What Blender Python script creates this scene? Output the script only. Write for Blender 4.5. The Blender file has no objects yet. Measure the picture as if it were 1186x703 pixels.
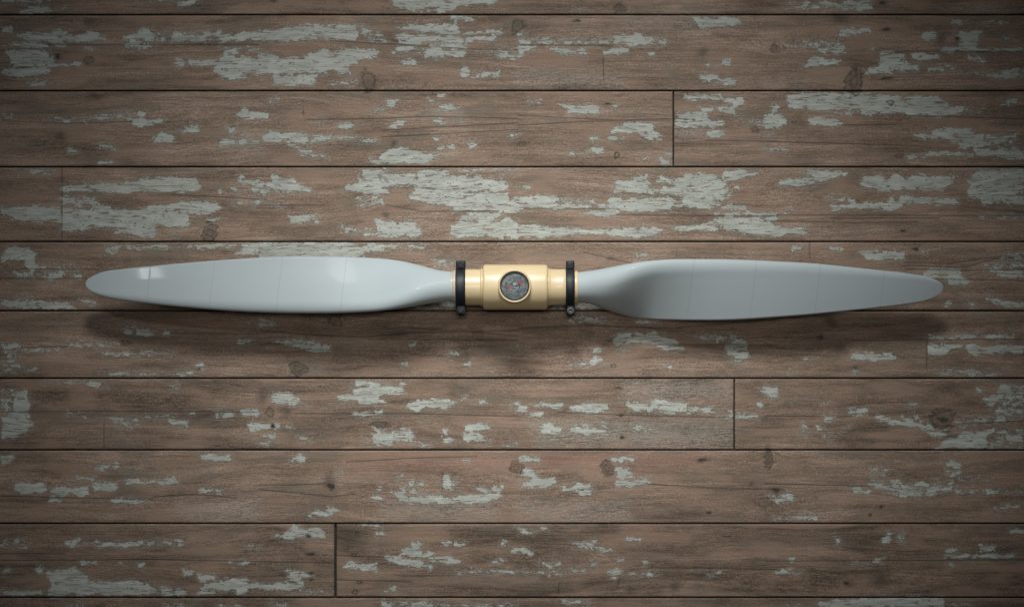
import bpy, bmesh, math, random
import numpy as np
from mathutils import Vector, Matrix

random.seed(7)
RNG = np.random.default_rng(11)
scene = bpy.context.scene
COL = scene.collection
MM = 0.001
CX, CY = 593.0, 351.5          # centre of the view, in millimetres measured on the boards
CAM_H = 3.0
AXIS_Z = 0.041                 # height of the propeller's axis above the boards

# ---- wear of the boards, read off tile by tile: P solid paint, W thin worn paint, H faint pale film,
# R reddish wood, D dark stain; K x y rx ry kind (0 dark hole, 1 ringed knot, 2 soft smudge, 3 pale ringed knot); C crack; J butt line
WEAR = {
(0,0): '''P 10,0 240,0 225,8 10,10
P 90,52 120,40 175,30 215,25 235,45 180,60 100,62
W 240,42 300,35 290,42
W 680,0 910,0 900,10 700,10
P 815,12 870,8 900,5 890,15 860,24 820,22
P 80,165 100,150 200,155 235,152 275,135 320,155 335,175 400,145 440,155 480,182 400,188 300,195 220,190 120,185
P 45,200 80,193 200,205 290,195 300,210 180,222 60,212
W 5,120 50,125 70,150 10,155
P 20,235 180,230 250,260 250,290 330,290 370,288 360,302 260,305 220,330 170,345 30,345 10,330 60,310 50,270
P 390,215 420,212 420,228 390,225
P 130,380 170,362 210,362 215,390 140,396
W 220,380 270,375 250,388
P 565,178 600,160 650,140 680,140 700,160 720,185 600,190
W 700,148 1010,145 1020,192 700,195
P 780,165 940,165 930,190 780,190
P 1015,165 1190,145 1190,180 1020,188
W 560,200 720,198 740,215 600,228
P 1025,230 1085,225 1080,255 1030,250
W 1000,218 1186,215 1186,232 1000,228
P 793,278 840,276 840,300 795,300
P 865,278 950,280 1000,285 1005,265 1110,262 1190,280 1190,340 1130,345 1125,362 1010,362 1010,340 975,335 990,305 880,300
K 405 100 26 22 2
K 265 258 14 12 0
K 405 278 20 20 1
C 200,205 300,208 700,206 1186,208''',
(300,0): '''P 600,0 1080,0 1085,20 900,25 890,50 745,55 860,30 700,40 710,50 640,40
P 0,150 80,140 150,125 300,118 440,120 460,165 430,185 290,180 100,188 0,180
W 440,110 560,160 580,190 500,190
P 880,78 960,80 980,95 880,92
P 630,125 750,118 900,110 915,155 870,155 760,150 640,130
P 620,160 660,155 730,165 800,165 930,170 930,200 870,198 830,185 700,205 650,190
P 935,155 1110,140 1115,155 940,165
P 950,170 1080,170 1070,188 950,185
P 775,200 950,205 950,225 780,215
P 635,215 760,222 940,235 945,255 830,258 760,265 760,235 640,235
P 0,250 100,265 200,270 240,250 280,235 350,240 440,220 550,235 540,260 480,270 450,290 415,300 420,335 200,335 0,340
P 70,350 260,345 260,390 120,385 70,380
P 655,280 715,275 720,300 660,292
P 925,330 940,305 960,320 965,345 930,352
W 970,340 1100,330 1090,360 980,355
W 990,235 1186,215 1186,270 1100,265
W 320,375 440,370 430,390 330,390
P 610,240 622,240 620,250 610,250
K 500 370 34 42 1
K 1184 120 28 34 1
K 62 4 14 10 0
C 330,190 620,206 980,228 1186,232''',
(600,0): '''W 255,42 300,38 290,50
P 800,85 1000,80 1025,105 980,120 900,125 830,135 820,110
P 438,170 575,160 578,205 480,210 440,200
P 450,225 510,222 505,245 400,250 395,240
W 0,180 430,180 430,205 0,205
P 150,228 200,225 230,235 310,225 310,248 180,248
P 0,210 90,215 30,235 20,260 0,270
W 0,150 40,150 40,180 0,180
P 935,275 968,270 970,302 935,302
W 860,298 935,290 935,308 870,310
P 835,355 900,345 930,360 995,368 990,380 930,382 920,372 850,370
W 570,165 680,180 670,210 580,205
P 600,245 620,243 615,252 600,252
H 0,330 480,340 480,395 0,380
H 480,70 800,75 800,125 500,120
K 465 40 24 24 1
K 1170 225 18 20 1
K 845 245 25 25 2
K 270 97 18 8 0
C 390,270 392,370
C 0,208 430,212''',
(886,0): '''W 100,15 490,8 490,58 320,45 100,40
P 330,20 480,12 480,45 350,40
P 335,160 345,140 475,132 480,148 400,155 345,168
P 720,165 740,150 780,148 790,175 740,185 720,178
P 865,100 900,98 900,112 870,114
W 900,100 1120,95 1120,112 900,112
P 875,160 900,150 985,145 975,190 970,238 810,238 800,225 880,218 905,195
P 970,225 1180,225 1180,235 970,238
P 245,220 360,225 380,240 300,245 245,240
P 180,300 200,275 240,265 270,278 340,282 335,300 260,300 185,305
W 100,205 200,188 350,190 360,215 200,215 110,218
P 535,240 640,250 640,295 705,298 700,318 600,330 455,342 460,325 530,305 530,270
P 665,250 790,252 795,272 680,268
P 830,303 885,308 870,318 830,314
P 742,310 815,308 812,325 750,325
W 890,330 1020,335 1186,320 1186,365 1050,362 1000,350
P 1090,325 1160,320 1165,355 1100,358
W 930,255 1005,262 1000,280 930,275
W 485,215 510,215 510,228 490,228
W 1090,165 1130,160 1130,185 1100,185
H 20,380 190,390 190,405 20,405
K 50 225 20 20 1
K 805 180 26 28 2
K 880 180 10 14 0
K 555 137 18 9 0
K 408 378 36 60 3
K 345 85 50 24 2
K 560 360 30 6 0
K 540 15 22 8 0
C 600,238 1186,240''',
(0,100): '''P 610,150 640,148 760,155 755,165 690,175 650,182 615,180
P 630,122 665,122 665,138 630,135
W 190,155 250,145 400,150 400,172 330,170
W 380,140 600,120 600,155 400,160
P 440,270 520,268 525,290 450,292
P 312,288 355,288 350,303 315,300
W 450,345 520,335 515,355 455,358
P 700,238 740,210 760,225 792,235 790,250 750,260 710,252
P 845,185 905,183 905,208 860,208
W 780,205 850,190 850,210 790,215
P 1090,120 1120,103 1140,120 1186,125 1186,152 1130,150 1090,135
P 1048,195 1075,193 1072,212 1050,212
P 1000,258 1030,248 1070,250 1070,265 1010,268
P 1090,250 1130,248 1130,262 1090,262
P 1150,255 1186,253 1186,262 1150,262
W 10,120 60,125 60,150 10,150
H 1020,180 1186,190 1186,300 1050,290
K 275 232 20 24 2
K 430 42 25 12 2
C 10,160 300,172 600,165''',
(300,100): '''P 0,125 45,128 40,145 0,150
P 590,68 635,72 615,92 592,88
W 530,98 590,95 580,115 530,118
P 20,235 50,210 130,212 225,225 230,250 200,262 130,245 60,260 20,255
W 225,225 445,230 440,240 300,255 230,262
W 130,260 310,320 320,330 250,330 150,290
P 362,180 390,172 430,180 430,195 370,195
W 260,160 300,160 300,172 265,170
P 600,185 620,175 650,155 670,165 640,185 605,190
P 795,152 830,152 850,170 835,180 800,162
W 855,155 930,155 925,165 855,165
P 830,95 850,82 915,100 905,110 830,108
H 760,110 930,108 925,140 770,135
P 820,42 850,40 845,50 820,50
W 775,55 810,60 800,80 775,80
P 508,335 550,330 600,295 680,288 700,300 790,310 800,325 770,350 680,352 580,355 510,350
W 790,300 880,325 800,335
P 960,265 980,255 995,270 970,282
P 868,278 895,278 892,290 870,288
P 818,283 845,283 843,292 820,292
P 800,235 818,238 812,248 800,244
W 460,245 540,245 530,258 465,256
W 1150,220 1186,218 1186,235 1155,232
W 45,65 100,50 90,62 50,74
K 617 262 16 16 2
K 203 122 3 14 0
C 220,155 560,150 760,140 1186,150
C 560,205 900,185 1186,170
C 560,235 800,222 1186,200''',
(600,100): '''P 45,68 100,68 100,78 50,78
P 185,82 240,90 265,100 310,90 370,98 370,124 230,124 225,105
P 425,85 460,85 460,100 430,100
P 425,205 465,190 480,168 510,165 615,170 630,212 560,210 500,215 430,215
P 562,215 640,218 650,245 600,243 565,235
P 333,240 365,235 368,246 340,248
P 415,236 450,235 448,242 415,242
P 465,240 485,242 478,248 465,246
P 340,283 385,282 385,305 335,306
W 235,302 320,303 320,312 235,312
P 577,328 592,328 590,342 577,340
P 678,300 698,298 695,310 680,308
W 645,322 690,345 690,360 655,360
P 765,45 830,45 980,50 1030,60 1030,90 990,92 970,70 830,62 770,60
P 735,130 760,120 840,118 835,100 890,95 890,115 860,135 885,150 750,150
P 720,160 930,158 942,175 930,188 870,185 780,190 720,180
P 860,200 920,205 940,210 945,225 900,235 870,235
W 735,205 850,210 850,225 735,222
P 915,98 985,100 990,130 970,130 930,115
P 1160,98 1186,95 1186,115 1165,115
W 1010,150 1186,160 1186,190 1130,185 1010,158
P 1130,140 1186,150 1186,190 1150,180
W 1110,228 1160,220 1165,230 1120,234
W 1140,282 1186,282 1186,288 1140,288
K 452 316 13 12 4
K 1085 200 16 14 1
K 410 82 18 6 0
C 0,180 300,165 700,150
C 0,135 500,160 700,158
C 860,250 1186,255''',
(886,100): '''P 108,45 170,38 180,32 450,40 700,50 830,58 840,92 905,100 910,130 800,138 650,130 640,115 600,115 500,128 450,128 430,105 300,110 200,108 190,95 110,97
W 915,100 1000,105 995,120 920,120
W 1075,75 1150,60 1150,85 1080,90
P 25,98 60,95 62,110 35,115
P 0,135 60,135 115,160 60,185 20,195 0,200
W 0,215 40,215 30,230 0,230
P 200,155 240,143 290,150 330,148 335,165 360,180 340,186 250,175 205,175
W 250,115 400,115 400,125 300,128
P 370,118 400,118 395,135 375,132
P 675,215 700,220 770,225 760,205 830,195 940,195 950,215 1000,225 1000,280 895,282 890,265 860,255 820,235 770,243 690,235
P 950,285 1030,290 1186,295 1186,332 1110,340 1080,325 960,305
W 1000,225 1150,220 1150,285 1000,280
P 648,322 700,322 690,332 655,332
P 720,315 780,300 860,305 950,308 950,318 860,315 770,315 730,322
W 0,280 90,283 95,292 0,290
H 1060,210 1150,215 1150,285 1050,280
K 575 75 15 12 4
K 615 320 22 10 1
C 0,255 600,270 760,278
C 640,135 900,143 1186,152
C 350,180 600,176''',
(0,190): '''W 65,30 250,25 250,45 80,48
P 285,98 500,88 540,95 620,78 740,60 900,70 920,105 880,128 760,125 700,120 620,130 530,130 440,118 290,128
P 280,155 340,160 350,185 285,188
W 350,150 440,155 440,185 350,190
P 5,200 130,195 275,200 275,258 150,265 60,255 50,238 5,232
P 285,205 420,215 450,185 520,205 620,215 700,200 800,185 830,170 870,170 1000,185 1010,205 910,240 860,220 868,285 720,280 710,325 530,325 525,285 410,282 400,300 280,302
P 670,325 710,325 705,338 690,338
W 770,322 815,318 810,332 775,334
W 950,250 1010,250 1000,270 955,270
P 1085,62 1110,52 1108,65 1090,70
P 1005,122 1025,128 1018,135 1006,130
P 1095,75 1186,78 1186,95 1100,88
W 1060,170 1186,170 1186,185 1060,182
W 1070,110 1186,105 1186,125 1080,125
K 960 318 40 34 3
J 283,18 283,350
C 780,142 950,150 1186,165''',
(300,190): '''P 470,28 585,28 590,45 700,45 720,55 720,95 640,98 590,110 590,130 560,138 490,140 470,125 385,115 400,98 450,90 455,62 480,70
P 730,35 760,28 865,32 880,50 1000,55 1080,75 1110,70 1140,105 1120,125 1000,125 900,125 720,100
P 720,115 870,122 1000,128 1140,130 1145,165 1186,150 1186,185 1130,185 1186,195 1186,215 890,212 870,190 800,185 740,165 680,165 690,150
P 925,225 1070,225 1110,215 1110,240 1060,270 920,255
P 890,280 920,262 1060,278 1130,250 1186,265 1186,345 1060,330 880,330 875,315
P 450,190 560,165 565,180 480,198
W 450,150 540,150 540,180 450,185
P 535,255 590,268 690,262 725,280 735,325 650,335 530,335 545,285
P 485,322 520,318 515,332 485,333
P 140,240 260,235 275,262 150,270
P 0,85 60,85 60,60 150,70 190,100 240,120 230,130 150,120 0,105
W 0,118 230,120 230,132 0,135
W 40,178 110,180 110,190 40,188
W 910,25 1186,22 1186,38 920,38
P 0,362 430,365 460,382 500,380 500,395 0,395
W 380,290 520,300 520,315 400,312
K 580 235 18 18 2
C 580,190 740,218 1100,218
C 0,190 300,192''',
(600,190): '''P 0,150 170,148 175,165 150,185 0,182
P 0,185 400,190 400,202 0,202
W 175,155 350,160 350,190 175,190
P 445,85 520,80 530,60 590,55 600,95 580,125 440,135
P 640,75 660,60 710,75 760,50 900,50 930,75 970,120 970,155 880,158 760,150 720,140 610,135 600,120 700,110 700,85
P 930,55 960,35 1000,28 1110,40 1040,60 990,75 940,75
P 420,155 480,150 470,175 520,155 660,155 705,155 705,210 600,215 500,215 440,235 395,235 300,225 300,215 400,210 410,190
P 750,155 920,150 930,190 900,205 800,200 750,185
P 930,190 1040,192 1040,205 940,205
P 890,225 1186,225 1186,238 900,235
P 900,265 920,245 1110,240 1140,265 1186,300 1186,325 1050,322 1020,310 950,305 940,285
P 700,290 900,270 940,280 900,300 740,305
P 0,285 80,280 120,290 300,300 430,308 440,290 500,300 560,290 670,295 660,310 590,335 500,338 430,325 300,320 100,335 0,335
P 992,102 1010,102 1005,118 992,115
W 705,160 760,170 760,200 705,205
W 0,105 50,102 40,112 0,114
K 708 95 10 12 2
C 30,207 420,207
C 450,234 1186,241''',
(886,190): '''P 55,85 90,72 150,72 220,60 170,35 230,28 375,40 370,50 290,70 220,90 130,102 70,102
P 440,95 460,62 580,55 600,40 630,55 640,78 700,50 740,60 880,60 860,90 810,118 700,115 520,122 445,112
P 925,75 950,60 980,30 1186,25 1186,180 1000,178 985,160 930,152 930,120 945,95
P 300,195 320,190 380,190 390,165 410,165 420,180 560,180 580,155 600,170 630,148 700,152 780,160 885,162 882,185 700,182 640,180 610,208 500,205 420,205 310,212
W 310,160 365,155 370,175 315,178
P 0,285 130,292 185,290 187,312 90,318 80,328 0,325
P 0,240 60,240 60,255 0,262
W 0,222 130,225 130,232 0,232
W 980,240 1186,235 1186,248 990,248
P 125,380 165,380 160,388 128,388
P 298,386 350,384 345,392 300,392
K 635 308 18 6 0
K 690 390 18 7 0
J 205,360 205,430
C 0,235 600,236 1186,238
C 0,260 420,272 700,265
C 300,250 800,250''',
(0,275): '''P 10,85 40,50 130,52 160,75 155,130 210,135 215,145 140,142 120,125 105,95 60,100 10,105
W 200,135 370,138 370,146 210,146
P 225,165 285,160 290,180 245,200 210,195
W 70,160 220,170 210,190 80,180
P 310,185 370,180 365,192 320,195
P 10,298 130,292 270,295 330,310 340,325 200,328 10,315
W 70,278 140,278 140,290 72,290
W 360,270 460,300 460,315 370,290
W 480,40 560,35 530,75 480,70
W 560,40 880,30 880,45 600,55
P 900,35 1080,35 1080,47 905,47
P 1080,75 1110,55 1110,30 1186,25 1186,80
C 100,145 450,148
C 0,188 200,192 400,188''',
(300,275): '''P 0,25 400,25 430,40 490,65 480,88 300,90 100,92 0,95
P 490,30 580,35 580,65 520,65
W 580,30 770,35 760,52 600,55
W 800,105 890,110 900,125 860,135 810,130
W 700,305 900,300 900,328 700,330''',
(600,275): '''P 540,82 597,82 590,90 545,90
W 260,298 350,300 400,330 260,330
W 150,310 210,305 210,330 150,330
K 425 98 24 8 2
C 300,70 430,100 520,120''',
(886,275): '''P 430,68 470,65 520,70 580,65 638,70 638,98 475,102 465,85
W 700,62 745,60 740,72 705,72
P 730,165 760,142 890,145 910,180 935,215 850,215 835,195 780,185 730,190
P 1005,150 1170,155 1186,175 1110,190 1050,165
W 1075,80 1186,75 1186,100 1080,95
W 1005,125 1186,105 1186,135 1050,145
P 828,293 850,293 848,306 830,306
W 1000,258 1025,260 1015,266 1000,266
P 1015,280 1090,290 1186,305 1186,322 1130,318 1050,300
W 935,298 965,305 968,325 940,320
C 780,190 1186,200
C 640,130 900,140 1050,100 1186,90
C 640,115 850,122 1000,98 1186,80
C 640,145 900,152 1186,148''',
(0,355): '''P 565,85 610,82 630,95 690,108 720,105 690,130 625,130 620,100 570,95
P 575,110 605,108 605,125 578,125
P 750,118 772,118 770,128 750,126
W 250,170 330,165 540,160 540,178 300,182
W 460,210 790,205 800,220 600,230 470,225
W 10,175 80,172 90,185 70,260 90,275 70,300 10,300
P 38,175 82,172 84,190 45,195
W 80,265 170,280 170,292 80,292
P 893,262 930,262 930,280 900,280
W 800,300 850,290 890,305 860,318 790,318
W 460,298 790,308 700,318 470,308
P 1090,145 1145,150 1140,162 1095,160
W 1070,65 1186,75 1186,82 1080,75
W 80,195 280,192 280,205 90,208
K 575 167 20 15 1
K 912 285 20 10 2
C 60,192 340,182
C 780,122 1186,128''',
(300,355): '''W 0,50 60,60 80,80 40,95 0,95
P 80,160 180,155 250,155 280,180 325,180 325,198 250,200 190,185 100,170
P 685,170 712,170 710,180 688,180
P 655,260 682,258 680,270 658,270
P 935,262 963,262 962,272 935,272
W 870,212 930,214 928,220 872,218
W 1168,178 1186,176 1186,190 1170,190
K 350 65 36 24 1
K 180 285 42 30 3
K 640 125 44 16 2
C 0,110 250,130 480,140 700,120 1186,110
C 0,175 200,168
C 500,150 800,150 1186,155
C 700,100 950,115 1186,135''',
(600,355): '''P 432,160 460,130 500,120 620,122 660,140 710,150 750,195 680,198 620,175 520,165 440,172
P 340,195 370,192 372,205 345,212
P 335,250 350,232 385,235 395,250 345,264
W 232,260 320,258 320,268 235,270
P 228,50 270,48 265,65 235,65
W 230,45 400,50 400,75 250,75
P 950,180 1000,150 1040,150 1060,230 1020,250 960,225
W 790,125 1000,130 1000,165 850,155
W 780,288 810,288 805,298 780,296
W 540,60 640,70 600,85 545,78
W 665,262 710,265 700,285 668,282
W 440,200 500,200 500,207 440,207
K 437 272 12 9 4
K 420 155 20 8 2
C 400,90 700,100 1186,60
C 0,100 400,85
C 640,175 1186,178''',
(886,355): '''P 385,245 400,208 500,215 600,225 590,245 480,245
P 745,175 860,178 900,180 880,190 800,225 745,220
P 925,180 1020,185 1186,180 1186,210 1050,212 940,222
W 750,130 1140,125 1140,148 760,148
W 790,300 950,285 1080,300 1060,318 800,318
P 400,285 430,290 425,300 402,300
W 100,290 140,295 140,305 100,303
W 180,235 220,232 215,245 182,245
K 300 68 30 30 2
K 255 140 12 12 0
K 340 198 40 26 2
K 410 283 14 12 2
J 742,160 740,280
C 400,155 900,152 1186,152
C 700,150 755,153''',
(0,430): '''P 55,100 125,92 125,120 140,150 130,215 160,240 110,280 60,300 10,303 10,215 60,180 60,130
W 5,70 60,90 60,180 5,200
W 200,50 380,45 480,70 380,62
P 410,50 455,55 450,68 412,65
P 310,185 330,185 328,195 312,194
P 350,185 378,187 375,197 350,195
W 490,210 640,210 660,225 600,265 540,255
P 780,230 855,228 858,248 800,245
P 865,188 895,186 890,200 868,200
W 980,170 1080,190 1060,212 990,215
P 1110,182 1160,175 1186,182 1186,200 1120,195
P 1135,240 1186,235 1186,270 1145,275
W 300,200 800,205 800,215 300,212
W 780,60 820,55 810,85 790,80
D 150,190 1000,180 1100,215 1000,225 150,215
J 475,240 475,355
C 5,186 600,184 1186,188
C 1080,66 1100,66''',
(300,430): '''P 448,48 550,48 560,65 640,70 650,55 662,60 665,100 600,110 570,108 545,125 590,145 520,150 470,150 450,130 365,130 365,118 430,105 440,80 500,72 450,65
P 65,105 130,102 185,125 190,145 160,155 60,140
W 190,140 230,150 220,160 190,158
P 670,165 710,135 850,130 905,148 840,165 750,165 740,182 715,182 680,165
P 440,195 520,192 560,180 560,195 500,205
W 925,110 955,112 950,130 928,130
W 1005,130 1055,142 1050,150 1010,142
P 945,245 1000,242 1050,232 1052,255 1000,270 950,268
P 940,285 1020,290 1025,310 1060,315 1055,325 1000,320 980,308 960,322 940,310
W 840,265 865,260 860,290 840,290
P 850,310 885,310 880,325 852,322
P 520,285 600,282 610,270 690,265 712,300 700,320 620,315 610,335 520,330
P 522,255 545,270 580,262 575,275 540,275
P 465,320 495,315 495,330 470,330
P 70,245 100,245 95,262 75,262
P 120,248 155,250 155,262 125,262
P 15,290 70,288 70,300 20,302
P 0,240 50,242 45,255 0,255
W 700,325 790,335 790,345 700,338
W 180,300 240,305 235,315 185,312
W 1150,145 1186,140 1186,180 1155,170
W 1120,340 1186,335 1186,345 1122,348
W 740,232 775,235 773,242 742,240
W 0,320 80,325 80,335 0,335
K 50 188 22 20 1
K 15 120 26 34 2
K 125 185 34 22 2
K 62 250 10 12 0
K 555 243 34 16 1
C 160,195 700,195 1186,208''',
(600,430): '''P 0,145 40,170 30,185 0,182
P 80,155 120,140 200,150 200,168 120,160
P 230,160 290,150 410,145 412,178 320,188 250,185
P 500,145 550,140 580,155 600,160 610,135 670,132 720,145 770,155 770,185 740,192 640,190 640,178 510,178
W 770,155 990,180 990,190 780,190
W 890,205 1100,195 1100,212 950,222
P 1010,195 1040,193 1035,215 1015,215
P 100,250 120,237 150,240 160,255 200,262 195,280 150,292 115,280
P 240,275 265,248 290,262 420,265 430,275 300,288
P 372,235 400,238 400,258 378,255
P 295,240 318,242 312,250 296,248
W 450,265 540,245 630,265 610,275 480,270
P 45,195 110,192 105,205 50,203
P 1095,145 1115,145 1112,160 1096,158
W 1110,90 1186,68 1186,120 1150,115
P 1130,80 1186,75 1186,110 1140,108
W 395,288 430,290 425,296 396,296
H 40,220 700,215 980,240 980,350 100,345
H 480,45 985,45 985,130 480,130
K 460 77 16 7 0
K 472 203 14 7 0
K 478 305 16 9 0
C 180,190 600,205 990,212''',
(886,430): '''P 5,75 60,72 60,120 30,125 8,108
P 270,140 290,140 285,150 270,148
P 388,180 465,178 465,195 390,192
P 268,205 330,205 300,230 280,228
P 160,255 175,243 187,258 175,270
W 150,280 200,285 200,300 155,296
P 240,258 278,256 275,266 242,266
P 510,205 600,225 700,235 760,245 770,265 720,262 560,235 515,222
P 735,278 830,275 825,300 780,295
P 630,205 670,215 640,225 630,220
P 690,200 702,200 700,218 690,216
P 780,355 840,300 980,275 1060,262 1010,300 1020,350
W 1020,330 1186,330 1186,358 1020,358
W 1060,270 1186,265 1186,330 1050,330
P 995,140 1060,105 1080,60 1110,65 1090,120 1040,160
W 1060,60 1186,60 1186,220 1060,200
W 870,235 1070,200 1186,220 1070,235 900,250
P 1100,300 1180,295 1180,322 1110,318
P 970,80 995,78 992,95 972,93
W 650,150 700,148 700,160 652,160
W 350,262 390,250 390,258 352,268
W 270,290 305,300 300,308 272,300
K 815 222 34 14 0
K 812 222 62 42 1
K 850 300 30 14 2
C 0,205 400,208
C 900,240 1186,228''',
(0,515): '''P 5,50 65,48 55,75 10,85
P 65,200 90,175 210,178 215,205 180,222 100,220
P 220,205 290,195 335,200 400,190 405,230 370,240 340,215 320,215 270,262 230,260 235,240 280,235
P 420,178 540,175 535,205 430,205
P 915,45 1055,45 1050,68 930,70
P 520,92 535,82 550,98 535,110 520,105
W 580,100 650,98 650,108 582,108
P 570,165 635,155 640,172 580,175
P 700,165 790,153 815,160 810,178 730,178
W 350,145 440,148 440,160 350,160
P 512,255 600,245 680,260 570,270
P 915,205 975,203 975,218 920,220
P 988,208 1022,210 1015,224 990,222
W 430,100 500,95 470,120 435,118
W 640,165 700,165 700,178 640,178
H 800,270 1186,250 1186,345 850,345
C 700,240 900,228 1080,245
C 5,235 400,245 700,252''',
(300,515): '''P 150,72 185,40 210,60 205,75
P 222,325 260,305 300,308 320,288 370,303 310,322 230,333
P 605,218 650,225 690,240 840,232 850,250 920,240 1100,225 1110,235 1040,262 880,270 840,262 700,270 680,260 640,245
P 685,168 710,162 715,188 690,190
P 722,170 755,168 752,190 725,190
P 545,187 565,187 563,198 547,198
P 845,145 865,140 880,180 880,205 845,205
W 885,165 915,160 915,195 885,198
P 985,195 1060,205 1070,190 1110,195 1110,212 1000,212
P 525,238 575,238 572,250 530,248
W 632,145 655,140 660,160 640,165
W 640,195 740,195 740,225 650,215
W 940,70 965,70 955,82 942,80
W 350,122 380,122 378,132 352,132
P 470,364 560,366 545,373 480,370
K 328 190 22 18 0
K 320 165 34 40 2
R 380,60 1186,35 1186,110 700,130 400,110
C 0,185 150,185 300,180
C 0,205 200,225 330,240 440,225
C 400,80 700,62 1000,55
C 840,130 838,215
H 560,270 1100,275 1100,345 560,345''',
(600,515): '''P 5,60 95,60 95,77 10,77
P 20,110 70,108 75,135 95,150 30,150 20,140
P 20,162 110,158 165,150 170,170 130,190 20,190
P 428,60 533,60 530,77 440,77
P 450,110 505,108 520,150 450,150
P 450,165 580,155 600,150 600,172 570,187 450,188
P 195,190 250,195 265,180 320,180 340,205 260,205 205,218
P 278,222 330,215 325,228 285,234
W 1150,235 1186,230 1186,270 1170,262
K -8 105 24 34 3
K 408 110 26 34 3
K 843 72 24 10 0
K 1150 70 20 38 3
K 1183 210 18 14 0
K 1068 180 12 12 2
K 875 312 16 8 0
R 0,32 860,30 820,95 640,120 0,95
D 540,310 800,295 1020,310 1000,345 560,345
H 0,260 500,265 480,345 0,345
C 600,180 900,200 1186,205''',
(886,515): '''W 30,260 100,215 130,230 120,250 60,265
P 60,255 100,218 128,232 118,248
P 375,200 430,198 460,215 480,215 470,230 440,215 380,210
P 465,175 545,170 540,190 480,190
P 575,165 610,160 610,180 578,180
P 685,172 760,172 755,192 690,192
W 480,165 860,175 860,215 750,240 620,235 480,200
P 615,210 690,215 690,235 620,232
P 825,85 850,75 895,95 890,105 830,98
W 940,155 1035,158 1035,168 942,168
P 1015,210 1070,208 1065,218 1017,218
W 860,205 1186,210 1186,220 862,218
W 1050,285 1186,280 1186,290 1055,292
W 480,110 580,115 560,140 490,135
W 30,325 240,320 240,345 40,345
W 820,110 900,120 900,160 830,150
K 532 285 8 8 0
K 482 322 8 8 0
C 0,180 500,190''',
(0,603): '''P 305,105 330,90 360,75 368,90 330,118
P 440,115 650,98 655,105 550,115 450,122
W 380,100 800,100 800,118 680,112 400,110
P 805,92 835,85 842,112 820,115
W 10,85 130,95 120,125 10,110
P 370,188 440,185 440,193 372,194
P 632,200 658,198 652,215 635,213
W 555,190 580,192 580,202 558,202
P 165,210 195,205 192,240 170,235
P 845,225 885,225 870,250 848,250
W 10,220 45,218 45,240 10,245
P 210,240 340,210 400,250 400,275 500,285 620,270 680,290 740,335 220,338 240,300
W 700,285 860,320 850,338 740,338
P 10,318 200,325 200,338 10,338
P 905,245 990,255 985,272 940,280 910,275
P 905,335 940,290 1060,265 1130,265 1135,290 1186,285 1186,303 1130,305 1125,338 1090,338 1085,310 1040,320 950,330
P 1050,190 1140,192 1130,200 1070,200
W 1130,115 1186,120 1186,130 1132,128
W 300,385 380,385 380,392 300,392
W 750,385 880,388 880,395 750,395
W 1000,383 1110,386 1110,395 1000,395
C 10,182 700,178 1186,187
C 5,150 300,152''',
(300,603): '''P 80,75 130,55 160,25 200,40 270,35 305,55 300,75 250,75 200,65 150,80
P 130,232 190,232 240,252 240,262 200,262 170,278 145,268
P 0,290 60,290 70,282 200,282 200,305 60,312 0,308
W 200,310 340,325 330,335 140,335
P 395,215 425,190 470,200 540,195 540,232 480,228 460,218
P 645,160 670,125 695,120 700,100 732,98 735,118 745,165
P 583,165 645,172 745,178 742,208 690,208 640,195 600,185
P 750,160 780,140 800,160 880,160 880,172 820,178 760,170
P 785,182 925,182 920,195 840,192
P 905,105 945,98 940,112 915,112
P 568,318 600,300 625,300 622,325 600,315 580,325
P 765,210 788,210 785,218 768,218
P 835,98 875,103 860,110 838,108
W 535,45 580,55 540,68 532,60
P 1155,130 1186,120 1186,140 1160,138
P 1110,95 1135,95 1120,110 1108,106
W 1060,180 1115,180 1110,195 1062,195
W 900,225 1186,225 1186,242 910,238
P 545,17 560,18 555,26 545,24
W 560,365 800,372 780,395 560,395
P 560,368 640,370 620,390 565,390
P 690,372 800,376 790,392 700,388
W 800,378 1186,385 1186,395 800,395
W 45,380 130,380 130,388 45,388
K 450 60 10 9 4
K 432 157 9 8 4
K 452 157 9 8 4
K 458 280 10 9 4
K 440 325 12 10 4
K 238 155 15 10 0
K 240 240 10 6 0
K 240 270 9 6 0
K 225 68 20 8 0
D 370,20 500,25 480,120 370,150
C 0,188 345,192
C 358,158 600,170
C 358,270 700,280''',
(600,603): '''P 0,120 30,118 45,130 60,150 30,145 0,135
W 100,190 200,185 200,205 130,210
P 240,222 300,220 300,232 250,235
P 330,105 420,132 400,138 340,125
W 250,100 350,90 360,120 260,118
P 450,178 480,178 470,186 452,185
P 575,182 600,190 590,198 577,196
P 418,235 450,225 480,235 440,258 425,250
P 505,80 560,85 555,92 508,88
W 500,236 630,236 640,250 505,246
W 140,232 220,235 220,245 142,244
W 860,240 930,228 920,250 865,252
W 0,222 120,226 120,240 0,240
W 330,180 370,185 365,210 335,206
W 0,35 80,50 60,60 0,52
W 200,360 320,370 320,382 200,378
P 105,30 130,30 128,40 108,40
R 540,50 740,50 720,75 560,75
K 958 72 24 4 0
K 720 300 30 26 2
K 515 315 20 12 2
C 188,285 184,335
C 470,255 452,310
C 600,215 1186,222''',
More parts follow.
